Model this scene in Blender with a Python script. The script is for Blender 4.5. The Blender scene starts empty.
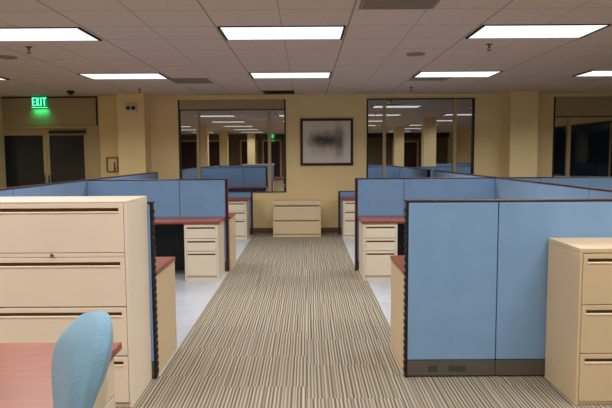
import bpy, bmesh, math, random
from mathutils import Vector, Matrix

random.seed(7)
S = bpy.context.scene
COL = S.collection

# ------------------------------------------------------------------ camera
F_PX, PITCH, ROLL, CAM_H = 580.77, 0.0827, 0.0060, 1.5735
cam_d = bpy.data.cameras.new('camera')
cam_d.sensor_fit = 'HORIZONTAL'
cam_d.sensor_width = 36.0
cam_d.lens = F_PX / 612.0 * 36.0
cam_d.clip_start = 0.05
cam_d.clip_end = 200
cam = bpy.data.objects.new('camera', cam_d)
COL.objects.link(cam)
cam.matrix_world = (Matrix.Translation((0, 0, CAM_H)) @ Matrix.Rotation(math.pi / 2 - PITCH, 4, 'X')
                    @ Matrix.Rotation(-ROLL, 4, 'Z'))
S.camera = cam

# ------------------------------------------------------------------ world and exposure
world = bpy.data.worlds.new('night_sky')
S.world = world
world.use_nodes = True
world.node_tree.nodes['Background'].inputs['Color'].default_value = (0.010, 0.012, 0.018, 1)
world.node_tree.nodes['Background'].inputs['Strength'].default_value = 0.3
S.view_settings.view_transform = 'Standard'
S.view_settings.look = 'None'
S.view_settings.gamma = 1.0
S.view_settings.use_curve_mapping = False
S.view_settings.exposure = 1.12
LAMP_COLOR = (1.0, 0.99, 0.985)
LAMP_GLOW = 0.52            # radiance of a ceiling panel's diffuser at the shallow angles one sees it from
LAMP_WATTS = 15.0          # the light a panel's lens throws downwards
LAMP_SPREAD = 152.0        # degrees


# ------------------------------------------------------------------ materials
def lin(c):
    return tuple(((v / 255) / 12.92 if v / 255 <= 0.04045 else ((v / 255 + 0.055) / 1.055) ** 2.4) for v in c) + (1,)


def nodes_of(name):
    m = bpy.data.materials.new(name)
    m.use_nodes = True
    nt = m.node_tree
    return m, nt, nt.nodes['Principled BSDF']


def ramp(nt, fac, stops):
    r = nt.nodes.new('ShaderNodeValToRGB')
    e = r.color_ramp.elements
    while len(e) < len(stops):
        e.new(0.5)
    for k, (p, c) in enumerate(stops):
        e[k].position = p
        e[k].color = c
    nt.links.new(fac, r.inputs[0])
    return r.outputs[0]


def math_node(nt, op, a, b=None, c=None):
    n = nt.nodes.new('ShaderNodeMath')
    n.operation = op
    for i, v in enumerate((a, b, c)):
        if v is None:
            continue
        if isinstance(v, (int, float)):
            n.inputs[i].default_value = v
        else:
            nt.links.new(v, n.inputs[i])
    return n.outputs[0]


def mat(name, c, rough=0.5, spec=0.4, vary=0.05, scale=6.0, bump=0.0, bump_scale=300.0, metal=0.0):
    """plain surface with a slight large-scale tone variation and a fine bump"""
    m, nt, b = nodes_of(name)
    tc = nt.nodes.new('ShaderNodeTexCoord')
    n = nt.nodes.new('ShaderNodeTexNoise')
    n.inputs['Scale'].default_value = scale
    n.inputs['Detail'].default_value = 4
    nt.links.new(tc.outputs['Object'], n.inputs['Vector'])
    l = lin(c)
    lo = tuple(v * (1 - vary) for v in l[:3]) + (1,)
    hi = tuple(min(1, v * (1 + vary)) for v in l[:3]) + (1,)
    nt.links.new(ramp(nt, n.outputs['Fac'], [(0.3, lo), (0.7, hi)]), b.inputs['Base Color'])
    b.inputs['Roughness'].default_value = rough
    b.inputs['Specular IOR Level'].default_value = spec
    b.inputs['Metallic'].default_value = metal
    if bump:
        n2 = nt.nodes.new('ShaderNodeTexNoise')
        n2.inputs['Scale'].default_value = bump_scale
        n2.inputs['Detail'].default_value = 2
        nt.links.new(tc.outputs['Object'], n2.inputs['Vector'])
        bp = nt.nodes.new('ShaderNodeBump')
        bp.inputs['Strength'].default_value = bump
        bp.inputs['Distance'].default_value = 0.002
        nt.links.new(n2.outputs['Fac'], bp.inputs['Height'])
        nt.links.new(bp.outputs['Normal'], b.inputs['Normal'])
    return m


def emit(name, c, strength):
    m, nt, b = nodes_of(name)
    b.inputs['Base Color'].default_value = (0.02, 0.02, 0.02, 1)
    b.inputs['Emission Color'].default_value = c if len(c) == 4 else c + (1,)
    b.inputs['Emission Strength'].default_value = strength
    return m


def carpet_material():
    m, nt, b = nodes_of('striped_carpet')
    tc = nt.nodes.new('ShaderNodeTexCoord')
    sx = nt.nodes.new('ShaderNodeSeparateXYZ')
    nt.links.new(tc.outputs['Object'], sx.inputs[0])
    x, y = sx.outputs['X'], sx.outputs['Y']
    col = math_node(nt, 'FLOOR', math_node(nt, 'DIVIDE', x, 0.61))
    row = math_node(nt, 'FLOOR', math_node(nt, 'DIVIDE', math_node(nt, 'ADD', y, math_node(nt, 'MULTIPLY', col, 0.20)), 0.61))
    cell = math_node(nt, 'ADD', math_node(nt, 'MULTIPLY', col, 3.377), math_node(nt, 'MULTIPLY', row, 7.913))
    # yarn lines run along Y; each carpet tile has its own sequence of them
    stripe = math_node(nt, 'ADD', x, cell)

    def noise1(scale, shift):
        n = nt.nodes.new('ShaderNodeTexNoise')
        n.noise_dimensions = '1D'
        n.inputs['Scale'].default_value = scale
        n.inputs['Detail'].default_value = 1.0
        nt.links.new(math_node(nt, 'ADD', stripe, shift), n.inputs['W'])
        return n.outputs['Fac']
    phase = math_node(nt, 'ADD', math_node(nt, 'MULTIPLY', stripe, 2 * math.pi / 0.0235), math_node(nt, 'MULTIPLY', noise1(12.0, 3.3), 4.0))
    wave = math_node(nt, 'MULTIPLY', math_node(nt, 'SINE', phase), 0.22)
    tone1 = math_node(nt, 'ADD', wave, math_node(nt, 'ADD', math_node(nt, 'MULTIPLY', noise1(55.0, 9.1), 0.7), 0.15))
    base = ramp(nt, tone1, [(0.22, lin((92, 85, 74))), (0.42, lin((124, 115, 101))),
                            (0.58, lin((152, 142, 124))), (0.78, lin((174, 164, 144)))])
    n1b = nt.nodes.new('ShaderNodeTexNoise')      # slow drift towards olive and grey yarns
    n1b.noise_dimensions = '1D'
    n1b.inputs['Scale'].default_value = 17.0
    nt.links.new(math_node(nt, 'ADD', stripe, 51.7), n1b.inputs['W'])
    tint = ramp(nt, n1b.outputs['Fac'], [(0.35, (1.0, 0.985, 0.93, 1)), (0.65, (0.99, 1.0, 1.03, 1))])
    mx = nt.nodes.new('ShaderNodeMix')
    mx.data_type = 'RGBA'
    mx.blend_type = 'MULTIPLY'
    mx.inputs[0].default_value = 1.0
    nt.links.new(base, mx.inputs[6])
    nt.links.new(tint, mx.inputs[7])
    n2 = nt.nodes.new('ShaderNodeTexNoise')       # pile fleck
    n2.inputs['Scale'].default_value = 240.0
    nt.links.new(tc.outputs['Object'], n2.inputs['Vector'])
    fleck = ramp(nt, n2.outputs['Fac'], [(0.3, (0.82, 0.82, 0.82, 1)), (0.7, (1.12, 1.12, 1.12, 1))])
    m2 = nt.nodes.new('ShaderNodeMix')
    m2.data_type = 'RGBA'
    m2.blend_type = 'MULTIPLY'
    m2.inputs[0].default_value = 1.0
    nt.links.new(mx.outputs[2], m2.inputs[6])
    nt.links.new(fleck, m2.inputs[7])
    wn = nt.nodes.new('ShaderNodeTexWhiteNoise')  # slight tone step from tile to tile
    wn.noise_dimensions = '1D'
    nt.links.new(cell, wn.inputs['W'])
    tone = ramp(nt, wn.outputs['Value'], [(0.0, (0.97, 0.97, 0.97, 1)), (1.0, (1.02, 1.02, 1.02, 1))])
    m3 = nt.nodes.new('ShaderNodeMix')
    m3.data_type = 'RGBA'
    m3.blend_type = 'MULTIPLY'
    m3.inputs[0].default_value = 1.0
    nt.links.new(m2.outputs[2], m3.inputs[6])
    nt.links.new(tone, m3.inputs[7])
    nt.links.new(m3.outputs[2], b.inputs['Base Color'])
    b.inputs['Roughness'].default_value = 0.95
    b.inputs['Specular IOR Level'].default_value = 0.1
    bp = nt.nodes.new('ShaderNodeBump')
    bp.inputs['Strength'].default_value = 0.5
    bp.inputs['Distance'].default_value = 0.004
    nt.links.new(tone1, bp.inputs['Height'])
    nt.links.new(bp.outputs['Normal'], b.inputs['Normal'])
    return m


GRID_X0, GRID_Y0, GX, GY = -0.85, 5.64, 0.63, 0.61


def line_mask(nt, coord, origin, pitch, width):
    """1 on thin lines every pitch metres, else 0"""
    t = math_node(nt, 'DIVIDE', math_node(nt, 'SUBTRACT', coord, origin), pitch)
    fr = math_node(nt, 'ABSOLUTE', math_node(nt, 'SUBTRACT', math_node(nt, 'FRACT', math_node(nt, 'ADD', t, 0.5)), 0.5))
    return math_node(nt, 'LESS_THAN', fr, width / pitch / 2)


def ceiling_material():
    m, nt, b = nodes_of('ceiling_tiles')
    tc = nt.nodes.new('ShaderNodeTexCoord')
    sx = nt.nodes.new('ShaderNodeSeparateXYZ')
    nt.links.new(tc.outputs['Object'], sx.inputs[0])
    x, y = sx.outputs['X'], sx.outputs['Y']
    strong = line_mask(nt, x, GRID_X0, GX * 2, 0.016)
    faint = line_mask(nt, x, GRID_X0 + GX, GX * 2, 0.011)
    rows = line_mask(nt, y, GRID_Y0, GY, 0.013)
    g = math_node(nt, 'MAXIMUM', math_node(nt, 'MULTIPLY', strong, 0.62),
                  math_node(nt, 'MAXIMUM', math_node(nt, 'MULTIPLY', faint, 0.42), math_node(nt, 'MULTIPLY', rows, 0.42)))
    n = nt.nodes.new('ShaderNodeTexNoise')
    n.inputs['Scale'].default_value = 90.0
    n.inputs['Detail'].default_value = 3
    nt.links.new(tc.outputs['Object'], n.inputs['Vector'])
    tile = ramp(nt, n.outputs['Fac'], [(0.35, lin((212, 193, 183))), (0.65, lin((224, 206, 197)))])
    mx = nt.nodes.new('ShaderNodeMix')
    mx.data_type = 'RGBA'
    nt.links.new(g, mx.inputs[0])
    nt.links.new(tile, mx.inputs[6])
    mx.inputs[7].default_value = lin((96, 80, 68))
    nt.links.new(mx.outputs[2], b.inputs['Base Color'])
    b.inputs['Roughness'].default_value = 0.9
    b.inputs['Specular IOR Level'].default_value = 0.15
    return m


def vinyl_material():
    m, nt, b = nodes_of('vinyl_tiles')
    tc = nt.nodes.new('ShaderNodeTexCoord')
    sx = nt.nodes.new('ShaderNodeSeparateXYZ')
    nt.links.new(tc.outputs['Object'], sx.inputs[0])
    a = line_mask(nt, sx.outputs['X'], 0.0, 0.305, 0.004)
    c = line_mask(nt, sx.outputs['Y'], 0.0, 0.305, 0.004)
    g = math_node(nt, 'MULTIPLY', math_node(nt, 'MAXIMUM', a, c), 0.4)
    n = nt.nodes.new('ShaderNodeTexNoise')
    n.inputs['Scale'].default_value = 9.0
    n.inputs['Detail'].default_value = 6
    nt.links.new(tc.outputs['Object'], n.inputs['Vector'])
    t = ramp(nt, n.outputs['Fac'], [(0.3, lin((166, 171, 178))), (0.7, lin((182, 186, 192)))])
    mx = nt.nodes.new('ShaderNodeMix')
    mx.data_type = 'RGBA'
    nt.links.new(g, mx.inputs[0])
    nt.links.new(t, mx.inputs[6])
    mx.inputs[7].default_value = lin((140, 143, 147))
    nt.links.new(mx.outputs[2], b.inputs['Base Color'])
    b.inputs['Roughness'].default_value = 0.32
    return m


def fabric_material(name, c, c2):
    m, nt, b = nodes_of(name)
    tc = nt.nodes.new('ShaderNodeTexCoord')
    n = nt.nodes.new('ShaderNodeTexNoise')
    n.inputs['Scale'].default_value = 5.0
    n.inputs['Detail'].default_value = 5
    nt.links.new(tc.outputs['Object'], n.inputs['Vector'])
    n2 = nt.nodes.new('ShaderNodeTexNoise')
    n2.inputs['Scale'].default_value = 260.0
    nt.links.new(tc.outputs['Object'], n2.inputs['Vector'])
    f = math_node(nt, 'ADD', math_node(nt, 'MULTIPLY', n.outputs['Fac'], 0.3), math_node(nt, 'MULTIPLY', n2.outputs['Fac'], 0.7))
    nt.links.new(ramp(nt, f, [(0.38, lin(c)), (0.62, lin(c2))]), b.inputs['Base Color'])
    b.inputs['Roughness'].default_value = 0.9
    b.inputs['Specular IOR Level'].default_value = 0.15
    b.inputs['Sheen Weight'].default_value = 0.15
    bp = nt.nodes.new('ShaderNodeBump')
    bp.inputs['Strength'].default_value = 0.25
    bp.inputs['Distance'].default_value = 0.0015
    nt.links.new(n2.outputs['Fac'], bp.inputs['Height'])
    nt.links.new(bp.outputs['Normal'], b.inputs['Normal'])
    return m


def laminate_material():
    m, nt, b = nodes_of('cherry_laminate')
    tc = nt.nodes.new('ShaderNodeTexCoord')
    mp = nt.nodes.new('ShaderNodeMapping')
    mp.inputs['Scale'].default_value = (1.5, 14, 14)
    nt.links.new(tc.outputs['Object'], mp.inputs[0])
    n = nt.nodes.new('ShaderNodeTexNoise')
    n.inputs['Scale'].default_value = 3.0
    n.inputs['Detail'].default_value = 6
    nt.links.new(mp.outputs[0], n.inputs['Vector'])
    nt.links.new(ramp(nt, n.outputs['Fac'], [(0.3, lin((126, 58, 34))), (0.7, lin((148, 74, 45)))]), b.inputs['Base Color'])
    b.inputs['Roughness'].default_value = 0.28
    b.inputs['Specular IOR Level'].default_value = 0.6
    return m


def glass_material(name='night_window_glass', mirror=0.55):
    """window glass at night: part mirror, part clear to the dark outside"""
    m, nt, b = nodes_of(name)
    out = [n for n in nt.nodes if n.type == 'OUTPUT_MATERIAL'][0]
    nt.nodes.remove(b)
    g = nt.nodes.new('ShaderNodeBsdfGlossy')
    g.inputs['Color'].default_value = (0.78, 0.80, 0.82, 1)
    g.inputs['Roughness'].default_value = 0.0
    t = nt.nodes.new('ShaderNodeBsdfTransparent')
    t.inputs['Color'].default_value = (0.5, 0.52, 0.54, 1)
    mx = nt.nodes.new('ShaderNodeMixShader')
    mx.inputs[0].default_value = mirror
    nt.links.new(t.outputs[0], mx.inputs[1])
    nt.links.new(g.outputs[0], mx.inputs[2])
    nt.links.new(mx.outputs[0], out.inputs[0])
    return m


def print_material():
    """soft dark landscape band on pale paper"""
    m, nt, b = nodes_of('blurred_print')
    tc = nt.nodes.new('ShaderNodeTexCoord')
    sx = nt.nodes.new('ShaderNodeSeparateXYZ')
    nt.links.new(tc.outputs['Object'], sx.inputs[0])
    n = nt.nodes.new('ShaderNodeTexNoise')
    n.inputs['Scale'].default_value = 7.0
    nt.links.new(tc.outputs['Object'], n.inputs['Vector'])
    nz = math_node(nt, 'MULTIPLY', math_node(nt, 'SUBTRACT', n.outputs['Fac'], 0.5), 0.16)

    def blob(cx, cz, rx, rz, soft):
        dx = math_node(nt, 'POWER', math_node(nt, 'DIVIDE', math_node(nt, 'ABSOLUTE', math_node(nt, 'SUBTRACT', sx.outputs['X'], cx)), rx), 4)
        dz = math_node(nt, 'POWER', math_node(nt, 'DIVIDE', math_node(nt, 'ABSOLUTE', math_node(nt, 'SUBTRACT', math_node(nt, 'ADD', sx.outputs['Z'], nz), cz)), rz), 2)
        return math_node(nt, 'POWER', 2.718, math_node(nt, 'MULTIPLY', math_node(nt, 'ADD', dx, dz), -soft))
    band = blob(-0.02, 0.035, 0.34, 0.155, 1.0)
    right = math_node(nt, 'MULTIPLY', blob(0.245, 0.02, 0.095, 0.27, 1.0), 0.85)
    glow = math_node(nt, 'MULTIPLY', blob(0.0, -0.02, 0.36, 0.26, 1.0), 0.30)
    d = math_node(nt, 'MAXIMUM', math_node(nt, 'MAXIMUM', band, right), glow)
    nt.links.new(ramp(nt, d, [(0.0, lin((222, 216, 204))), (0.30, lin((186, 174, 158))), (1.0, lin((66, 61, 56)))]), b.inputs['Base Color'])
    b.inputs['Roughness'].default_value = 0.4
    return m


M = dict(
    carpet=carpet_material(), ceiling=ceiling_material(), vinyl=vinyl_material(),
    wall=mat('cream_wall_paint', (240, 215, 160), 0.8, 0.2, 0.02, 2.0, 0.15, 120),
    soffit=mat('beige_shade_box', (176, 158, 126), 0.7, 0.2, 0.02, 2.0),
    jamb=mat('beige_painted_metal', (188, 168, 126), 0.5, 0.3, 0.02),
    base=mat('brown_rubber_baseboard', (112, 94, 66), 0.6, 0.3, 0.04),
    darkframe=mat('dark_bronze_frame', (46, 32, 24), 0.5, 0.4, 0.05),
    putty=mat('putty_painted_steel', (234, 217, 196), 0.42, 0.4, 0.02, 3.0, 0.06, 500),
    tan=mat('tan_painted_steel', (212, 187, 150), 0.45, 0.4, 0.02, 3.0, 0.06, 500),
    beige=mat('beige_painted_steel', (222, 206, 180), 0.45, 0.4, 0.02, 3.0, 0.06, 500),
    recess=mat('shadow_brown_recess', (92, 66, 34), 0.5, 0.3, 0.05),  # slot shadow painted into the lining; lock and rack divider share this brown
    lip=mat('highlight_pull_lip', (236, 220, 194), 0.4, 0.4, 0.02),  # highlight below each slot put into the lip's pale colour
    black=mat('black_steel', (20, 20, 22), 0.5, 0.4, 0.1),
    blue=fabric_material('blue_panel_fabric', (116, 150, 186), (130, 163, 198)),
    chairblue=fabric_material('pale_blue_upholstery', (120, 160, 184), (142, 180, 202)),
    trim=mat('dark_cherry_trim', (66, 27, 23), 0.4, 0.4, 0.08, 8.0),
    plinth=mat('grey_brown_raceway', (88, 83, 75), 0.5, 0.4, 0.03),
    plinthcover=mat('dark_grey_cover', (66, 61, 55), 0.45, 0.4, 0.03),
    laminate=laminate_material(), glass=glass_material(), darkglass=glass_material('dark_door_glass', 0.04), print=print_material(),
    diffuser=None,
    lightframe=mat('dark_light_reveal', (30, 26, 24), 0.6, 0.3, 0.05),
    vent=mat('taupe_vent_metal', (150, 136, 120), 0.5, 0.4, 0.03),
    ventdark=mat('dark_vent_throat', (58, 48, 40), 0.7, 0.2, 0.05),
    speaker=mat('taupe_speaker_grille', (150, 124, 100), 0.6, 0.3, 0.05),
    brass=mat('dull_brass', (96, 66, 44), 0.4, 0.5, 0.05, metal=0.6),
    white=mat('off_white_plastic', (214, 208, 190), 0.5, 0.4, 0.02),
    pictureframe=mat('dark_walnut_frame', (52, 26, 16), 0.4, 0.4, 0.1, 12.0),
    matboard=mat('grey_mat_board', (196, 190, 180), 0.8, 0.2, 0.01),
    chrome=mat('grey_metal', (150, 146, 138), 0.3, 0.5, 0.02, metal=0.8),
    greenbody=mat('dark_green_acrylic', (8, 60, 34), 0.3, 0.5, 0.05),
    greenletter=emit('green_sign_letters', (0.10, 1.0, 0.42, 1), 1.0),
    greenpanel=emit('green_sign_panel', (0.0, 0.42, 0.14, 1), 0.20),
    reddoor=mat('dark_brown_door', (60, 32, 26), 0.5, 0.3, 0.08),
    rearwall=mat('dark_taupe_paint', (112, 98, 72), 0.8, 0.2, 0.02), tint=mat('blue_grey_paint', (120, 130, 136), 0.8, 0.2, 0.02),
)


def diffuser_material():
    """prismatic troffer lens: lit, with faint lamp-to-lamp and joint variation"""
    m, nt, b = nodes_of('lit_diffuser')
    tc = nt.nodes.new('ShaderNodeTexCoord')
    sx = nt.nodes.new('ShaderNodeSeparateXYZ')
    nt.links.new(tc.outputs['Object'], sx.inputs[0])
    a = line_mask(nt, sx.outputs['X'], 0.0, 0.30, 0.012)
    c = line_mask(nt, sx.outputs['Y'], 0.0, 0.20, 0.012)
    g = math_node(nt, 'MULTIPLY', math_node(nt, 'MAXIMUM', a, c), -0.30)
    s = math_node(nt, 'MULTIPLY', math_node(nt, 'ADD', g, 1.0), LAMP_GLOW)
    b.inputs['Base Color'].default_value = (0.6, 0.6, 0.6, 1)
    b.inputs['Emission Color'].default_value = LAMP_COLOR + (1,)
    nt.links.new(s, b.inputs['Emission Strength'])
    return m


M['diffuser'] = diffuser_material()


# ------------------------------------------------------------------ mesh helpers
class MB:
    """collects shapes into one mesh object"""

    def __init__(self):
        self.bm = bmesh.new()

    def box(self, x0, x1, y0, y1, z0, z1, bevel=0.0, seg=2):
        t = bmesh.new()
        vs = [t.verts.new(p) for p in ((x0, y0, z0), (x1, y0, z0), (x1, y1, z0), (x0, y1, z0),
                                       (x0, y0, z1), (x1, y0, z1), (x1, y1, z1), (x0, y1, z1))]
        for f in ((0, 3, 2, 1), (4, 5, 6, 7), (0, 1, 5, 4), (1, 2, 6, 5), (2, 3, 7, 6), (3, 0, 4, 7)):
            t.faces.new([vs[i] for i in f])
        if bevel:
            bmesh.ops.bevel(t, geom=t.edges[:], offset=bevel, segments=seg, affect='EDGES', profile=0.5)
        self._merge(t)
        return self

    def cyl(self, p, r0, r1, h, axis='Z', n=24):
        t = bmesh.new()
        bmesh.ops.create_cone(t, cap_ends=True, segments=n, radius1=r0, radius2=r1, depth=h)
        rot = {'Z': Matrix.Identity(4), 'X': Matrix.Rotation(math.pi / 2, 4, 'Y'), 'Y': Matrix.Rotation(math.pi / 2, 4, 'X')}[axis]
        bmesh.ops.transform(t, matrix=Matrix.Translation(p) @ rot, verts=t.verts)
        self._merge(t)
        return self

    def lathe(self, prof, p=(0, 0, 0), n=28):
        t = bmesh.new()
        rings = []
        for r, z in prof:
            rings.append([t.verts.new((p[0] + r * math.cos(2 * math.pi * k / n), p[1] + r * math.sin(2 * math.pi * k / n), p[2] + z)) for k in range(n)])
        for a, b in zip(rings, rings[1:]):
            for k in range(n):
                t.faces.new((a[k], a[(k + 1) % n], b[(k + 1) % n], b[k]))
        t.faces.new(rings[0][::-1])
        t.faces.new(rings[-1])
        bmesh.ops.recalc_face_normals(t, faces=t.faces[:])
        self._merge(t)
        return self

    def tube(self, pts, r, n=10, closed=False):
        t = bmesh.new()
        P = [Vector(p) for p in pts]
        N = len(P)
        rings = []
        for i, p in enumerate(P):
            d = (P[(i + 1) % N] - P[i - 1]) if closed else (P[min(i + 1, N - 1)] - P[max(i - 1, 0)])
            d.normalize()
            up = Vector((0, 0, 1)) if abs(d.z) < 0.9 else Vector((1, 0, 0))
            a = d.cross(up).normalized()
            c = d.cross(a).normalized()
            rings.append([t.verts.new(p + r * (math.cos(2 * math.pi * k / n) * a + math.sin(2 * math.pi * k / n) * c)) for k in range(n)])
        pairs = list(zip(rings, rings[1:])) + ([(rings[-1], rings[0])] if closed else [])
        for a, b in pairs:
            for k in range(n):
                t.faces.new((a[k], a[(k + 1) % n], b[(k + 1) % n], b[k]))
        if not closed:
            t.faces.new(rings[0][::-1])
            t.faces.new(rings[-1])
        bmesh.ops.recalc_face_normals(t, faces=t.faces[:])
        self._merge(t)
        return self

    def _merge(self, t):
        me = bpy.data.meshes.new('tmp')
        t.to_mesh(me)
        t.free()
        self.bm.from_mesh(me)
        bpy.data.meshes.remove(me)

    def build(self, name, m, parent=None, smooth=False, loc=None):
        me = bpy.data.meshes.new(name)
        self.bm.to_mesh(me)
        self.bm.free()
        if smooth:
            for p in me.polygons:
                p.use_smooth = True
        me.materials.append(m)
        o = bpy.data.objects.new(name, me)
        COL.objects.link(o)
        if parent is not None:
            o.parent = parent
        if loc is not None:
            o.location = loc
        return o


def box(name, m, x0, x1, y0, y1, z0, z1, parent=None, bevel=0.0):
    return MB().box(x0, x1, y0, y1, z0, z1, bevel).build(name, m, parent)


def tag(o, label=None, cat=None, group=None, kind=None):
    for k, v in (('label', label), ('category', cat), ('group', group), ('kind', kind)):
        if v:
            o[k] = v
    return o


def empty(name, loc, rz=0.0):
    o = bpy.data.objects.new(name, None)
    COL.objects.link(o)
    o.location = loc
    o.rotation_euler = (0, 0, rz)
    o.empty_display_size = 0.1
    return o


def copy_tree(o, parent=None):
    c = o.copy()
    COL.objects.link(c)
    c.parent = parent
    for ch in [x for x in bpy.data.objects if x.parent == o]:
        copy_tree(ch, c)
    return c


# ------------------------------------------------------------------ room shell
XL, XR, YB, YF, CZ = -7.5, 8.0, 11.88, -9.0, 2.806
LX, RX = -1.06, 0.70            # aisle edges
SL, SR = -2.99, 2.57            # aisle-side faces of the two spines (approx.)
FY0, FY1 = 4.005, 4.065         # front partitions
MY0, MY1 = 7.855, 7.915         # middle partitions
WY0, WY1 = 11.55, 11.605        # low partitions at the end wall


def rects(m, name, rs, z0, z1):
    mb = MB()
    for x0, x1, y0, y1 in rs:
        mb.box(x0, x1, y0, y1, z0, z1)
    return mb.build(name, m)


floor = rects(M['carpet'], 'floor', [(XL, XR, YF, FY1), (XL, SL - .03, FY1, YB), (LX, .69, FY1, YB), (.69, .77, FY1, MY0), (SR + .03, XR, FY1, YB),
                                     (SL - .03, LX, WY1, YB), (.69, SR + .03, WY1, YB)], -0.05, 0.0)
tag(floor, 'striped beige and grey carpet running down the aisle', 'floor', kind='structure')
vin = rects(M['vinyl'], 'floor.001', [(SL - .03, LX, FY1, WY1), (.77, SR + .03, FY1, MY0), (.69, SR + .03, MY0, WY1)], -0.05, 0.0)
tag(vin, 'pale grey vinyl tile floor inside the cubicles', 'floor', kind='structure')
ceil = box('ceiling', M['ceiling'], XL, XR, YF, YB, CZ, CZ + 0.1)
tag(ceil, 'suspended ceiling of pale rectangular tiles', 'ceiling', kind='structure')

WT = 0.2
# openings in the end wall: doors, three windows
DOOR = (-6.27, -4.20, 0.0, 2.20)
W1 = (-2.58, -0.40, 0.835, 2.715)
W2 = (1.24, 3.43, 0.835, 2.72)
W3 = (5.03, 7.40, 0.835, 2.735)
mb = MB()
ops = [DOOR, W1, W2, W3]
xs = XL - 0.2
for x0, x1, z0, z1 in ops:
    mb.box(xs, x0, YB, YB + WT, 0, CZ)
    if z0 > 0:
        mb.box(x0, x1, YB, YB + WT, 0, z0)
    mb.box(x0, x1, YB, YB + WT, z1, CZ)
    xs = x1
mb.box(xs, XR + 0.2, YB, YB + WT, 0, CZ)
tag(mb.build('wall_back', M['wall']), 'cream end wall with windows and doors', 'wall', kind='structure')
tag(box('wall_left', M['wall'], XL - WT, XL, YF - WT, YB, 0, CZ), 'cream left side wall', 'wall', kind='structure')
RW = (-4.0, 11.0, 0.9, 2.45)
mb = MB()
mb.box(XR, XR + WT, YF - WT, RW[0], 0, CZ).box(XR, XR + WT, RW[1], YB, 0, CZ)
mb.box(XR, XR + WT, RW[0], RW[1], 0, RW[2]).box(XR, XR + WT, RW[0], RW[1], RW[3], CZ)
tag(mb.build('wall_right', M['wall']), 'cream right side wall with a long window', 'wall', kind='structure')
tag(box('wall_front', M['rearwall'], XL, XR, YF - WT, YF, 0, CZ), 'dark taupe wall at the rear of the office', 'wall', kind='structure')

# pilasters and free columns
for x0, x1, lab in ((-6.75, -6.13, 'cream pilaster at the left of the exit doors'),
                    (-3.68, -3.15, 'cream pilaster carrying the emergency light'),
                    (4.01, 4.55, 'cream pilaster between the two right windows')):
    tag(box('column', M['wall'], x0, x1, 11.45, YB, 0, CZ), lab, 'column', kind='structure')
for x, y, lab in ((-4.15, 0.2, 'square cream column mirrored in the left window'), (-4.15, -5.8, 'square cream column far back in the left window mirror'),
                  (-2.9, -7.4, 'square cream column in front of the rear wall, mirrored small in the left window'), (4.06, 4.6, 'square cream column mirrored in the middle window'), (4.06, -1.6, 'square cream column at the right behind the viewer'),):
    tag(box('column', M['wall'], x - .2, x + .2, y - .2, y + .2, 0, CZ), lab, 'column', kind='structure')

# baseboard of the end wall
mb = MB()
for x0, x1 in ((-4.18, -3.69), (-3.14, 4.0), (4.56, XR)):
    mb.box(x0, x1, YB - 0.014, YB, 0, 0.10, 0.003)
tag(mb.build('baseboard_back', M['base']), 'brown baseboard along the end wall', 'baseboard', kind='structure')


def window(name, op, mulls, head, lab, axis='Y'):
    x0, x1, z0, z1 = op
    r = empty(name, ((x0 + x1) / 2, YB, z0))
    tag(r, lab, 'window', kind='structure')
    ox, oz = -(x0 + x1) / 2, -z0
    w = x1 - x0
    h = z1 - z0
    t = 0.03
    a, b = -w / 2, w / 2
    fr = MB().box(a, a + t, -.012, .10, 0, h).box(b - t, b, -.012, .10, 0, h).box(a + t, b - t, -.02, .10, 0, .012)
    if not head:
        fr.box(a + t, b - t, -.012, .10, h - t * .6, h)
    fr.build('window_frame', M['darkframe'], r)
    top = h - t * .6
    if head:
        top = head - z0
        MB().box(a + t, b - t, -.006, .08, top + .018, h, .004).build('shade_box', M['soffit'], r)
        MB().box(a + t, b - t, .005, .08, top, top + .018).build('shade_rail', M['darkframe'], r)
    cuts = [a + t] + [v for m0, m1 in mulls for v in (m0 + ox, m1 + ox)] + [b - t]
    sl = .012
    for i in range(1, len(cuts) - 1, 2):
        MB().box(cuts[i], cuts[i + 1], .0, .09, sl, top, .004).build('mullion', M['jamb'], r)
    for i in range(0, len(cuts), 2):
        MB().box(cuts[i], cuts[i + 1], .045, .055, sl, top).build('window_pane', M['glass'], r)
    return r


window('window_1', W1, [(-2.215, -2.16), (-0.77, -0.705)], 2.505, 'left window with pale shade box, reflecting the office')
window('window_2', W2, [(1.575, 1.636), (3.01, 3.072)], None, 'window to the right of the picture, reflecting the office')
window('window_3', W3, [(5.33, 5.395)], 2.325, 'far right window with deep shade box')
# long window of the right side wall
r = tag(empty('window_4', (XR, (RW[0] + RW[1]) / 2, RW[2])), 'long dark window in the right side wall', 'window', kind='structure')
L2 = (RW[1] - RW[0]) / 2
hh = RW[3] - RW[2]
MB().box(0, .1, -L2, L2, 0, .05).box(0, .1, -L2, L2, hh - .05, hh).box(0, .1, -L2, -L2 + .05, .05, hh - .05).box(0, .1, L2 - .05, L2, .05, hh - .05).build('window_frame', M['darkframe'], r)
for k in range(1, 6):
    yy = -L2 + k * 2 * L2 / 6
    MB().box(.01, .09, yy - .03, yy + .03, .05, hh - .05).build('mullion', M['jamb'], r)
MB().box(.045, .055, -L2 + .05, L2 - .05, .05, hh - .05).build('window_pane', M['darkglass'], r)

# double exit door
x0, x1, _, dz = DOOR
d = tag(empty('door_1', ((x0 + x1) / 2, YB, 0)), 'pair of dark glazed exit doors in a beige frame', 'door', kind='structure')
ox = -(x0 + x1) / 2
MB().box(x0 + ox, x0 + .06 + ox, -.03, .12, 0, dz, .004).box(-4.43 + ox, x1 + ox, -.03, .12, 0, dz, .004) \
    .box(x0 + .06 + ox, -4.43 + ox, -.03, .12, 2.155, dz, .004).build('door_frame', M['jamb'], d)


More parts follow.
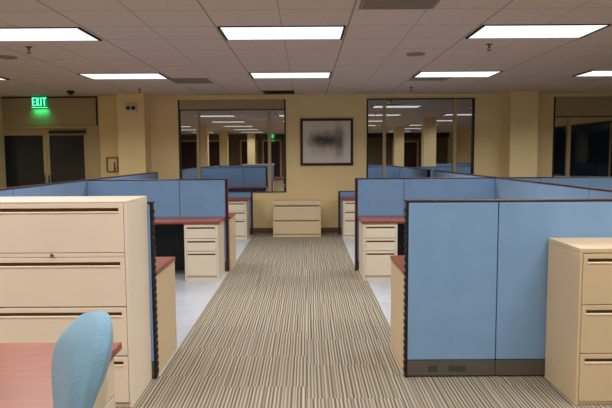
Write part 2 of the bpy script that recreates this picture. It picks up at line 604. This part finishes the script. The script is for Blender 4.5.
def leaf(a, b):
    lf = MB().box(a, a + .05, 0, .05, .01, 2.15, .003).box(b - .075, b, 0, .05, .01, 2.15, .003) \
        .box(a + .05, b - .075, 0, .05, 2.02, 2.15, .003).box(a + .05, b - .075, 0, .05, .01, .25, .003).build('door_leaf', M['jamb'], d)
    MB().box(a + .05, b - .075, .02, .03, .25, 2.02).build('door_pane', M['darkglass'], lf)
    return lf


l1 = leaf(x0 + .06 + ox, -5.27 + ox)
l2 = leaf(-5.265 + ox, -4.435 + ox)
MB().box(-5.20 + ox, -4.46 + ox, -.055, -.002, 2.05, 2.115, .01).build('door_closer', M['darkframe'], l2)
for lf, xx in ((l1, -5.315), (l2, -5.23)):
    MB().tube([(xx + ox, -.001, 1.0), (xx + ox, -.05, 1.0), (xx + ox, -.05, 1.2), (xx + ox, -.001, 1.2)], .011).build('door_handle', M['darkframe'], lf)
# panel over the doors with its dark edge
tag(box('trim_1', M['soffit'], -6.128, -4.235, YB - .03, YB, 2.215, 2.765, bevel=.003), 'beige panel over the exit doors', 'trim', kind='structure')
mb = MB().box(-6.128, -4.205, YB - .036, YB, 2.77, 2.79).box(-4.23, -4.205, YB - .036, YB, 2.21, 2.77)
tag(mb.build('trim_2', M['darkframe']), 'dark edge strip around the panel over the exit doors', 'trim', kind='structure')

# rear wall: dark doors and a dark band that the windows mirror
for k, (x, w, h, lab) in enumerate(((-6.6, 0.9, 2.4, 'dark door at left of the rear wall'), (-5.2, 0.8, 2.4, 'dark door near the left column of the rear wall'),
                                    (-3.2, 0.8, 2.4, 'dark door in the middle left of the rear wall'), (-1.9, 0.9, 2.4, 'dark door next to the rear wall centre'),
                                    (5.6, 1.3, 2.3, 'dark brown double door at right of the rear wall'))):
    dd = tag(empty('door_%d' % (k + 2), (x, YF, 0)), lab, 'door', kind='structure')
    MB().box(-w / 2, w / 2, 0, .05, 0, h, .004).build('door_leaf', M['reddoor'], dd)
    MB().box(-w / 2 - .09, -w / 2, 0, .06, 0, h + .09).box(w / 2, w / 2 + .09, 0, .06, 0, h + .09).box(-w / 2, w / 2, 0, .06, h, h + .09).build('door_frame', M['jamb'], dd)
tag(box('trim_3', M['darkframe'], 1.5, XR, YF, YF + .3, 2.55, CZ), 'dark band along the top of the rear wall', 'trim', kind='structure')


# ------------------------------------------------------------------ ceiling lights
def make_light():
    r = empty('ceiling_light', (0, 0, CZ))
    w, dp = 0.61, 0.30
    t = .022
    MB().box(-w, -w + t, -dp, dp, -.016, 0).box(w - t, w, -dp, dp, -.016, 0).box(-w + t, w - t, -dp, -dp + .005, -.010, 0) \
        .box(-w + t, w - t, dp - .005, dp, -.010, 0).build('light_frame', M['lightframe'], r)
    MB().box(-w + t, w - t, -dp + .005, dp - .005, -.008, -.001).build('diffuser', M['diffuser'], r)
    ld = bpy.data.lights.new('lamp_light', 'AREA')
    ld.shape = 'RECTANGLE'
    ld.size, ld.size_y = 1.16, .57
    ld.energy = LAMP_WATTS
    ld.color = LAMP_COLOR
    ld.spread = math.radians(LAMP_SPREAD)
    lo = bpy.data.objects.new('lamp_light', ld)
    COL.objects.link(lo)
    lo.parent = r
    lo.location = (0, 0, -.012)
    return r


GRP = 'recessed ceiling light panels'
lamp0 = make_light()
first = True
named = {
    (-3.36, 5.64): 'lit ceiling panel in the near row, cut off by the left photo edge',
    (-0.83, 5.64): 'lit ceiling panel in the near row over the middle of the aisle',
    (1.69, 5.64): 'lit ceiling panel in the near row, towards the right photo edge',
    (-5.88, 8.69): 'lit ceiling panel in the far row, only its tip at the left photo edge',
    (-3.36, 8.69): 'lit ceiling panel in the far row, right of the green exit sign',
    (-0.83, 8.69): 'lit ceiling panel in the far row above the framed picture',
    (1.69, 8.69): 'lit ceiling panel in the far row above the window right of the picture',
    (4.21, 8.69): 'lit ceiling panel in the far row, cut off by the right photo edge',
}
for ry in (8.69, 5.64, 2.59, -0.46, -3.51, -6.56):
    for cx in (-5.88, -3.36, -0.83, 1.69, 4.21):
        o = lamp0 if first else copy_tree(lamp0)
        first = False
        o.location = (cx + .61, ry + .305, CZ)
        tag(o, named.get((cx, ry), 'lit ceiling panel outside the frame, seen only mirrored in the windows'), 'ceiling light', GRP)


# vents, speakers, sprinklers
def vent(x0, x1, y0, y1, lab, dark=False, n=9):
    cx, cy = (x0 + x1) / 2, (y0 + y1) / 2
    r = tag(empty('ceiling_vent', (cx, cy, CZ)), lab, 'ceiling vent', 'ceiling vents')
    a, b = (x1 - x0) / 2, (y1 - y0) / 2
    t = .03
    MB().box(-a, -a + t, -b, b, -.012, 0, .003).box(a - t, a, -b, b, -.012, 0, .003).box(-a + t, a - t, -b, -b + t, -.012, 0, .003) \
        .box(-a + t, a - t, b - t, b, -.012, 0, .003).build('vent_frame', M['ventdark' if dark else 'vent'], r)
    MB().box(-a + t, a - t, -b + t, b - t, -.003, -.0005).build('vent_throat', M['ventdark'], r)
    mb = MB()
    for k in range(n):
        y = -b + t + (k + .5) * (2 * b - 2 * t) / n
        mb.box(-a + t, a - t, y - .012, y + .012, -.010, -.005)
    mb.build('louver', M['ventdark' if dark else 'vent'], r)


vent(-2.17, -1.54, 9.30, 9.88, 'taupe ceiling vent grille left of the far middle ceiling light', n=14)
vent(0.45, 1.08, 4.42, 5.00, 'large taupe ceiling vent cut off by the top of the photo', n=14)
vent(1.70, 2.31, 9.34, 9.70, 'taupe ceiling vent just behind the far light over the right window', n=10)
vent(-0.81, -0.21, 11.10, 11.62, 'dark slot vent in the ceiling close to the end wall', True, 8)
for x, y, lab in ((1.35, 7.22, 'round taupe ceiling speaker right of the middle lights'), (-3.66, 7.26, 'round ceiling speaker near the left photo edge')):
    r = tag(empty('ceiling_speaker', (x, y, CZ)), lab, 'ceiling speaker', 'round ceiling speakers')
    MB().lathe([(.118, 0), (.118, -.006), (.108, -.012), (.100, -.012), (.098, -.001)]).build('speaker_ring', M['vent'], r, True)
    MB().lathe([(.097, -.002), (.095, -.008), (.06, -.012), (.001, -.013)]).build('speaker_grille', M['speaker'], r, True)
for x, y, lab in ((-3.09, 6.62, 'pendent sprinkler under the ceiling near the top left light'), (2.06, 6.62, 'pendent sprinkler under the ceiling left of the top right light'),
                  (-3.02, 10.72, 'small pendent sprinkler above the emergency light'), (1.92, 10.66, 'small pendent sprinkler above the right window')):
    r = tag(empty('sprinkler', (x, y, CZ)), lab, 'sprinkler', 'ceiling sprinklers')
    MB().lathe([(.038, 0), (.036, -.006), (.016, -.010), (.012, -.012)]).build('escutcheon', M['brass'], r, True)
    MB().cyl((0, 0, -.024), .011, .009, .03).tube([(-.011, 0, -.036), (-.016, 0, -.05), (-.005, 0, -.066)], .0035, 8).tube([(.011, 0, -.036), (.016, 0, -.05), (.005, 0, -.066)], .0035, 8).build('sprinkler_body', M['brass'], r)
    MB().cyl((0, 0, -.069), .026, .024, .005).build('deflector', M['brass'], r)
r = tag(empty('dome_camera', (-4.38, 10.97, CZ)), 'small black dome camera under the ceiling right of the exit sign', 'camera')
MB().lathe([(.075, 0), (.075, -.02), (.06, -.028)]).build('camera_base', M['black'], r, True)
MB().lathe([(.055, -.026), (.052, -.045), (.04, -.062), (.02, -.073), (.001, -.076)]).build('camera_dome', M['black'], r, True)


# ------------------------------------------------------------------ exit sign and emergency light
def exit_sign(cx, y, rz, lab):
    r = tag(empty('exit_sign', (cx, y, CZ), rz), lab, 'exit sign', 'green exit signs')
    w = .155
    MB().box(-w, w, -.02, .02, -.012, 0, .004).build('sign_canopy', M['greenbody'], r)
    MB().box(-w, w, -.006, .006, -.228, -.012, .002).build('sign_panel', M['greenpanel'], r)
    zt, zb, s, t = -.040, -.200, .025, .008
    L = MB()
    y0, y1 = -.010, -.006
    # E
    a = -.142
    L.box(a, a + s * .85, y0, y1, zb, zt)
    for z in (zt - s * .8, (zt + zb) / 2 - s * .4, zb):
        L.box(a + s * .85, a + .062, y0, y1, z, z + s * .8)
    # X
    bmx = bmesh.new()
    for sg in (1, -1):
        cxx, hw, q = -.035, .024, s * .52
        pts = [(cxx - sg * hw - q, zb), (cxx - sg * hw + q, zb), (cxx + sg * hw + q, zt), (cxx + sg * hw - q, zt)]
        f0 = [bmx.verts.new((px, y0 - (.0003 if sg > 0 else 0), pz)) for px, pz in pts]
        f1 = [bmx.verts.new((px, y1, pz)) for px, pz in pts]
        bmx.faces.new(f0)
        bmx.faces.new(f1[::-1])
        for k in range(4):
            bmx.faces.new((f0[k], f1[k], f1[(k + 1) % 4], f0[(k + 1) % 4]))
    bmesh.ops.recalc_face_normals(bmx, faces=bmx.faces[:])
    L._merge(bmx)
    # I
    L.box(.022, .022 + s * .9, y0, y1, zb, zt)
    # T
    L.box(.062, .142, y0, y1, zt - s * .8, zt)
    L.box(.102 - s * .45, .102 + s * .45, y0, y1, zb, zt - s * .8)
    L.build('lettering', M['greenletter'], r)
    MB().box(-w, w, -.009, .009, -.238, -.228).build('sign_edge', M['greenletter'], r)
    ld = bpy.data.lights.new('exit_sign_glow', 'AREA')
    ld.shape = 'RECTANGLE'
    ld.size, ld.size_y = .28, .02
    ld.energy = 0.22
    ld.color = (0.0, 1.0, 0.30)
    ld.spread = math.radians(125)
    lo = bpy.data.objects.new('exit_sign_glow', ld)
    COL.objects.link(lo)
    lo.parent = r
    lo.location = (0, .0, -.250)
    lo.rotation_euler = (math.radians(30), 0, 0)
    return r


exit_sign(-5.335, 11.78, 0, 'glowing green exit sign hanging over the glazed doors')
exit_sign(-1.9, -8.75, math.pi, 'green exit sign at the rear, mirrored small in the left window')

r = tag(empty('emergency_light', (-3.39, 11.45, 2.42)), 'white emergency light with two lamp heads high on the cream pilaster', 'emergency light')
MB().box(-.11, .11, -.05, 0, 0, .19, .012).build('housing', M['white'], r)
for sx in (-1, 1):
    lh = MB().lathe([(.025, 0), (.034, .012), (.038, .03), (.036, .034)]).build('lamp_head', M['black'], r, True)
    lh.rotation_euler = (math.radians(100), 0, 0)
    lh.location = (sx * .052, -.051, .105)
r = tag(empty('wall_holder', (-3.935, YB, 1.27)), 'small beige open rack on the wall left of the pilaster', 'wall rack')
MB().box(-.118, -.103, -.05, 0, 0, .30, .003).box(.103, .118, -.05, 0, 0, .30, .003).box(-.103, .103, -.05, 0, .285, .30, .003).box(-.103, .103, -.05, 0, 0, .015, .003).build('rack_frame', M['base'], r)
MB().box(-.103, .103, -.012, -.002, .015, .285).build('back_plate', M['wall'], r)
MB().box(.03, .045, -.045, -.014, .016, .20, .002).box(.03, .10, -.045, -.035, .07, .085).build('divider', M['recess'], r)

# ------------------------------------------------------------------ picture
PX0, PX1, PZ0, PZ1 = -0.107, 0.965, 1.376, 2.327
r = tag(empty('framed_picture', ((PX0 + PX1) / 2, YB, (PZ0 + PZ1) / 2)), 'framed picture with pale mat and dark frame, centred on the end wall', 'picture')
w, h, t = (PX1 - PX0) / 2, (PZ1 - PZ0) / 2, .05
MB().box(-w, -w + t, -.04, -.001, -h, h, .006).box(w - t, w, -.04, -.001, -h, h, .006).box(-w + t, w - t, -.04, -.001, h - t, h, .006) \
    .box(-w + t, w - t, -.04, -.001, -h, -h + t, .006).build('picture_frame', M['pictureframe'], r)
MB().box(-w + t, w - t, -.016, -.002, -h + t, h - t).build('print', M['print'], r)


# ------------------------------------------------------------------ filing cabinets and pedestals (built facing -Y, base at z 0)
def drawer_front(parent, x0, x1, z0, z1, yf, m, slot, inset=.028, sh=.018, label=None):
    """front slab whose finger slot is a real recess; slot = distance from the drawer's top to the slot"""
    g = .0025
    x0 += g
    x1 -= g
    z0 += g
    z1 -= g
    st = z1 - slot
    sb = st - sh
    th = .022
    o = MB().box(x0, x1, yf, yf + th, z0, sb, .0025).box(x0, x1, yf, yf + th, st, z1, .0025) \
        .box(x0, x0 + inset, yf, yf + th, sb - .002, st + .002).box(x1 - inset, x1, yf, yf + th, sb - .002, st + .002).build('drawer', m, parent)
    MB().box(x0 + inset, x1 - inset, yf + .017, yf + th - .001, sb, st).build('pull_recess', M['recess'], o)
    if m is not M['beige']:
        MB().box(x0 + inset, x1 - inset, yf - .003, yf + .012, sb - .008, sb + .002, .002).build('pull_lip', M['lip'], o)
    return o


def cabinet(name, loc, rz, W, D, H, drawers, m, lab, cat, plinth=.025, top=.012, lock=None, group=None, kick=None, slot=.034, sh=.018, edge=.018, inset=.028):
    """loc = front left bottom corner of the carcass when rz == 0"""
    r = tag(empty(name, loc, rz), lab, cat, group)
    th = .022
    MB().box(0, edge, 0, D, 0, H - top, .003).box(W - edge, W, 0, D, 0, H - top, .003).box(edge, W - edge, th + .004, D, plinth, H - top) \
        .box(0, W, 0, D, H - top, H, .004).build('carcass', m, r)
    MB().box(edge, W - edge, .012 if kick is None else kick, D - .02, 0, plinth - .003).build('plinth', m, r)
    for z0, z1 in drawers:
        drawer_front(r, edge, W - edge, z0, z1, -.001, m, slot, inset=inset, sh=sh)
    if lock:
        lx, lz, zr0, zr1 = lock
        if zr1 > zr0:
            MB().box(edge + .002, W - edge - .002, 0, .02, zr0 + .001, zr1 - .001, .002).build('lock_rail', m, r)
        MB().cyl((lx, -.003, lz), .009, .009, .012, 'Y', 16).build('lock', M['recess'], r)
    return r


cabinet('filing_cabinet', (-2.168, 3.535, 0), 0, 1.07, 0.465, 1.306,
        [(.986, 1.295), (.648, .960), (.335, .645), (.032, .332)], M['putty'],
        'tall four drawer lateral filing cabinet, pale cream, behind the blue chair', 'filing cabinet', slot=.030, sh=.023, lock=(.605, .973, .960, .986), group='lateral filing cabinets')
cabinet('filing_cabinet', (1.683, 3.530, 0), 0, 0.914, 0.470, 0.997,
        [(.643, .965), (.334, .643), (.024, .334)], M['tan'],
        'tan three drawer lateral filing cabinet against the large blue panel', 'filing cabinet', top=.030, slot=.030, sh=.023, lock=(.457, .98, 0, 0), group='lateral filing cabinets')
cabinet('filing_cabinet', (-0.644, 11.215, 0), 0, 0.931, 0.46, 0.700,
        [(.33, .615), (.055, .325)], M['tan'],
        'low two drawer filing cabinet against the end wall at the aisle end', 'filing cabinet', plinth=.05, top=.075, group='lateral filing cabinets', slot=.002, sh=.02)


# ------------------------------------------------------------------ partitions
def partition(lab, ax, x0, x1, y0, y1, cuts, H=1.25, plinth=.125, start='slots', end=None, covers=()):
    """ax 'X': runs along X from x0 to x1 (thickness y0..y1); ax 'Y': runs along Y. cuts: seam positions along the run"""
    th = (y1 - y0) if ax == 'X' else (x1 - x0)
    ln = (x1 - x0) if ax == 'X' else (y1 - y0)
    # local frame: run along +u, thickness along v (0..th)
    r = tag(empty('cubicle_partition', (x0, y0, 0) if ax == 'X' else (x1, y0, 0), 0 if ax == 'X' else math.pi / 2), lab, 'partition', 'blue cubicle partitions')
    es, ee = {'slots': .022, 'post': .036, None: 0.0}[start], {'slots': .022, 'post': .036, None: 0.0}[end]
    cap = .014
    seams = [es] + [c for c in cuts] + [ln - ee]
    MB().box(es, ln - ee, .012, th - .012, .02, H - cap).build('core_frame', M['black'], r)
    for a, b in zip(seams, seams[1:]):
        MB().box(a + (.003 if a > es else 0), b - (.003 if b < ln - ee else 0), 0, th, plinth + .004, H - cap - .001, .006, 3).build('fabric_panel', M['blue'], r)
        pl = MB().box(a + (.002 if a > es else 0), b - (.002 if b < ln - ee else 0), .004, th - .004, .012, plinth, .003).build('raceway', M['plinth'], r)
        for c0, c1 in covers:
            if a <= c0 and c1 <= b:
                MB().box(c0, c1, .001, .006, .045, .085, .0015).build('raceway_cover', M['plinthcover'], pl)
    MB().box(-.004 if start == 'slots' else 0, ln, -.003, th + .003, H - cap, H, .004).build('top_cap', M['trim'], r)
    for side, kind in ((0, start), (1, end)):
        if not kind:
            continue
        u0, u1 = (0, es) if side == 0 else (ln - ee, ln)
        if kind == 'slots':      # bare slotted standard, its hook slots seen as teeth
            mb = MB().box(u0 + (.007 if side == 0 else 0), u1 - (.007 if side == 1 else 0), .004, th - .004, .0, H - cap)
            n = 24
            for k in range(n):
                z = .05 + k * (H - .12) / (n - 1)
                q0, q1 = (u0, u0 + .008) if side == 0 else (u1 - .008, u1)
                mb.box(q0, q1, .006, .026, z - .013, z + .013).box(q0, q1, th - .026, th - .006, z - .013, z + .013)
            mb.build('slotted_standard', M['black'], r)
        else:
            MB().box(u0, u1, -.002, th + .002, 0, H - cap, .003).build('end_post', M['trim'], r)
    return r


SX0, SX1 = -3.02, -2.96        # left spine
TX0, TX1 = 2.56, 2.62          # right spine
# near pair (ends bare at the aisle)
partition('large blue partition with slotted edge behind the three drawer cabinet', 'X', 0.69, TX0 - .001, FY0, FY1, [.645], start='slots', H=1.262,
          covers=((.17, .235), (.315, .435)))
partition('blue partition hidden behind the tall cream cabinet, black edge at aisle', 'X', SX1 + .001, -1.062, FY0, FY1, [1.25], start=None, end='slots', H=1.262)
# middle pair (dark cherry end posts)
partition('blue partition with dark post behind the left middle desk', 'X', SX1 + .001, LX, MY0, MY1, [1.245], start=None, end='post', H=1.268)
partition('blue partition with dark post behind the right middle desk', 'X', 0.667, TX0 - .001, MY0, MY1, [.662], start='post', end=None, H=1.268)
# low pair at the end wall
partition('low blue partition strip behind the far left desk at end wall', 'X', SX1 + .001, -1.065, WY0, WY1, [1.25], H=.870, start=None, end='post')
partition('low blue partition strip behind the far right desk at end wall', 'X', 0.645, TX0 - .001, WY0, WY1, [.64], H=.870, start='post', end=None)
# spines running away from the camera
partition('long blue partition running towards the end wall on the left', 'Y', SX0, SX1, FY0, 11.62, [1.24, 1.86, 2.48, 3.10, 3.84, 5.1, 6.35], start='post', end='post', H=1.272)
partition('long blue partition running towards the end wall on the right', 'Y', TX0, TX1, FY0, 11.62, [1.24, 2.48, 3.84, 5.1, 6.35], start='post', end='post', H=1.272)
# beyond the right spine
partition('blue partition beyond the long right one, facing the camera', 'X', TX1 + .001, 6.6, 8.0, 8.06, [.62, 1.86, 3.1], start=None, end='post', H=1.262)


partition('blue partition at the far right, mirrored low in the far right window', 'X', 4.4, 7.9, 1.7, 1.76, [1.2, 2.4], start='post', end=None, H=1.262)


# ------------------------------------------------------------------ desks
def desk(lab, x0, x1, y0, y1, panel_side, ht=.750, group='red cubicle desks'):
    """worktop on end panels; the aisle-side panel shows"""
    r = tag(empty('desk', ((x0 + x1) / 2, (y0 + y1) / 2, 0)), lab, 'desk', group)
    a, b = (x1 - x0) / 2, (y1 - y0) / 2
    wt = MB().box(-a, a, -b, b, ht - .032, ht, .006, 3).build('worktop', M['laminate'], r)
    if 'L' in panel_side:
        MB().box(-a + .006, -a + .036, -b + .004, b - .004, 0, ht - .033, .003).build('end_panel', M['tan'], r)
    if 'R' in panel_side:
        MB().box(a - .036, a - .006, -b + .004, b - .004, 0, ht - .033, .003).build('end_panel', M['tan'], r)
    for s in panel_side.lower():
        if s == 'l':
            MB().box(-a + .04, -a + .065, -.02, .02, 0, ht - .033).build('support_leg', M['black'], r)
        if s == 'r':
            MB().box(a - .065, a - .04, -.02, .02, 0, ht - .033).build('support_leg', M['black'], r)
    return r


g = .003
desk('red desk with tan end panel behind the near left partition', SX1 + g, -1.062, FY1 + g, 4.665, 'R', .765)
desk('red desk with tan end panel behind the near right partition', 0.690, TX0 - g, FY1 + g, 4.72, 'L', .755)


def desk_with_pedestal(lab, x0, x1, y0, y1, side, plab):
    r = tag(empty('desk', ((x0 + x1) / 2, (y0 + y1) / 2, 0)), lab, 'desk', 'red cubicle desks')
    a, b = (x1 - x0) / 2, (y1 - y0) / 2
    MB().box(-a, a, -b, b, .728, .760, .006, 3).build('worktop', M['laminate'], r)
    MB().box(-a + .06 if side == 'R' else -a + .48, a - .48 if side == 'R' else a - .06, b - .03, b - .012, .04, .727, .002).build('under_desk_panel', M['black'], r)  # black sheet added to darken the knee space under the worktop
    s = -1 if side == 'R' else 1        # far end gets a steel leg frame
    MB().box(s * a - (.05 if s > 0 else -.01), s * a + (-.01 if s > 0 else .05), -b + .03, b - .03, .0, .727, .003).build('end_panel', M['tan'], r)
    pw = .425
    px = x1 - pw - .022 if side == 'R' else x0 + .022
    MB().box(a - pw - .055 if side == 'R' else -a + pw + .03, a - pw - .03 if side == 'R' else -a + pw + .055, b - .10, b - .06, 0, .727).build('support_leg', M['black'], r)
    cabinet('drawer_pedestal', (px, y0 + .012, 0), 0, pw, (y1 - y0) - .05, .726,
            [(.543, .716), (.382, .541), (.064, .380)], M['beige'], plab, 'drawer pedestal', plinth=.062, top=.008, kick=.012, group='drawer pedestals under the desks', slot=.028, sh=.021, edge=.022, inset=.012)


desk_with_pedestal('red desk in front of the left middle partition', SX1 + g, -1.090, 7.245, MY0 - g, 'R', 'tan three drawer pedestal under the left middle desk')
desk_with_pedestal('red desk in front of the right middle partition', 0.695, TX0 - g, 7.19, MY0 - g, 'L', 'tan three drawer pedestal under the right middle desk')
desk_with_pedestal('red desk in front of the low far left partition', SX1 + g, -1.105, 10.93, WY0 - g, 'R', 'tan three drawer pedestal under the far left desk by end wall')
desk_with_pedestal('red desk in front of the low far right partition', 0.685, TX0 - g, 10.93, WY0 - g, 'L', 'tan three drawer pedestal under the far right desk by end wall')
desk('red desk with tan end panel just behind the left middle partition', SX1 + g, -1.035, MY1 + g, 8.50, 'R')

# foreground desk and its pedestal, drawers facing the chair
r = tag(empty('desk', (-1.55, 1.55, 0)), 'large reddish desk at the bottom left beside the blue chair', 'desk', 'red cubicle desks')
MB().box(-.72, .72, -1.0, 1.0, .712, .745, .006, 3).build('worktop', M['laminate'], r)
MB().box(-.71, .50, .955, .98, .05, .711, .003).build('under_desk_panel', M['tan'], r)
for sx in (-1, 1):
    MB().box(sx * .70 - .02, sx * .70 + .02, -.98, -.94, 0, .711, .003).build('desk_leg', M['black'], r)
MB().box(-.70 - .02, -.70 + .02, .90, .94, 0, .711, .003).build('desk_leg', M['black'], r)
cabinet('drawer_pedestal', (-.845, 2.03, 0), math.pi / 2, .45, .48, .709, [(.535, .700), (.378, .533), (.068, .376)], M['beige'],
        'tan pedestal under the bottom left desk, half hidden by the blue chair', 'drawer pedestal', plinth=.066, top=.008, kick=.012,
        group='drawer pedestals under the desks', slot=.030, sh=.016, edge=.022, inset=.06)


# ------------------------------------------------------------------ blue chair
def office_chair():
    bx, by = -0.684, 1.70
    ang = math.atan2(-.58, -.81)            # facing direction
    r = tag(empty('office_chair', (bx, by, 0), ang), 'pale blue upholstered office chair with tan shell at the reddish desk', 'chair')
    # local frame: +x forward, y sideways

    def spine(z):                            # forward offset of the backrest centre line at height z (leans back towards the top)
        t = (z - .86)
        return -.22 * t - .35 * max(0, t) ** 2 + .25 * min(0, t) ** 2

    zc, hw, hh_ = .838, .198, .262

    def pad(name, front, back, grow, m, zc, hh_, taper):
        bm = bmesh.new()
        bmesh.ops.create_cube(bm, size=2)
        bmesh.ops.subdivide_edges(bm, edges=bm.edges[:], cuts=11, use_grid_fill=True)
        for v in bm.verts:
            q = v.co.copy()
            p = 2.3
            n = (abs(q.y) ** p + abs(q.z) ** p) ** (1 / p)
            mx = max(abs(q.y), abs(q.z))
            if n > 1e-6:
                q.y *= mx / n
                q.z *= mx / n
            rad = min(1, (abs(q.y) ** p + abs(q.z) ** p) ** (1 / p))
            thick = (1 - rad ** 3.0) ** .5 if rad < 1 else 0
            edge = .40
            tx = q.x * (edge * (1 - .25 * rad ** 8) + (1 - edge) * thick)
            z = zc + q.z * (hh_ + grow)
            s = (front if q.x > 0 else back) * (1 - .55 * min(1, max(0, (1.02 - z) / .24)) if taper else 1)
            y = q.y * (hw + grow) * (1 - .50 * min(1, max(0, (1.02 - z) / .28)))
            x = spine(z) + tx * s + .18 * y * y / .225
            v.co = (x, y, z)
        bmesh.ops.recalc_face_normals(bm, faces=bm.faces[:])
        mb = MB()
        mb._merge(bm)
        o = mb.build(name, m, r, True)
        sub = o.modifiers.new('sub', 'SUBSURF')
        sub.levels = sub.render_levels = 1
        return o
    pad('backrest', .095, .050, 0, M['chairblue'], zc, hh_, True)
    sh = pad('back_shell', -.020, .064, .006, M['beige'], zc - .05, hh_ - .045, False)
    # piping around the front rim of the backrest
    # seat
    bm = bmesh.new()
    bmesh.ops.create_cube(bm, size=2)
    bmesh.ops.subdivide_edges(bm, edges=bm.edges[:], cuts=9, use_grid_fill=True)
    for v in bm.verts:
        q = v.co.copy()
        p = 4
        n = (abs(q.x) ** p + abs(q.y) ** p) ** (1 / p)
        mx = max(abs(q.x), abs(q.y))
        if n > 1e-6:
            q.x *= mx / n
            q.y *= mx / n
        rad = min(1, (abs(q.x) ** p + abs(q.y) ** p) ** (1 / p))
        z = q.z * (.04 * (1 - .55 * rad ** 6)) - .02 * max(0, q.x - .6)
        v.co = (.30 + q.x * .235, q.y * .235, .455 + z)
    mb = MB()
    mb._merge(bm)
    o = mb.build('seat', M['chairblue'], r, True)
    o.modifiers.new('sub', 'SUBSURF')
    MB().box(.10, .50, -.19, .19, .385, .412, .01).build('seat_pan', M['beige'], r)
    MB().tube([(.14, 0, .385), (.02, 0, .385), (-.055, 0, .42), (-.062, 0, .52), (-.03, 0, .66)], .022, 12).build('back_bracket', M['black'], r, True)
    MB().cyl((.28, 0, .25), .028, .028, .25).cyl((.28, 0, .37), .05, .06, .03).build('gas_column', M['black'], r)
    for k in range(5):
        a = 2 * math.pi * k / 5 + .3
        c, s = math.cos(a), math.sin(a)
        lg = MB().tube([(.28 + .02 * c, .02 * s, .125), (.28 + .15 * c, .15 * s, .105), (.28 + .27 * c, .27 * s, .078)], .019, 10).build('base_leg', M['black'], r, True)
        MB().cyl((.28 + .27 * c, .27 * s, .030), .030, .030, .04, 'X', 18).cyl((.28 + .27 * c, .27 * s, .062), .008, .008, .03).build('caster', M['black'], lg)


office_chair()
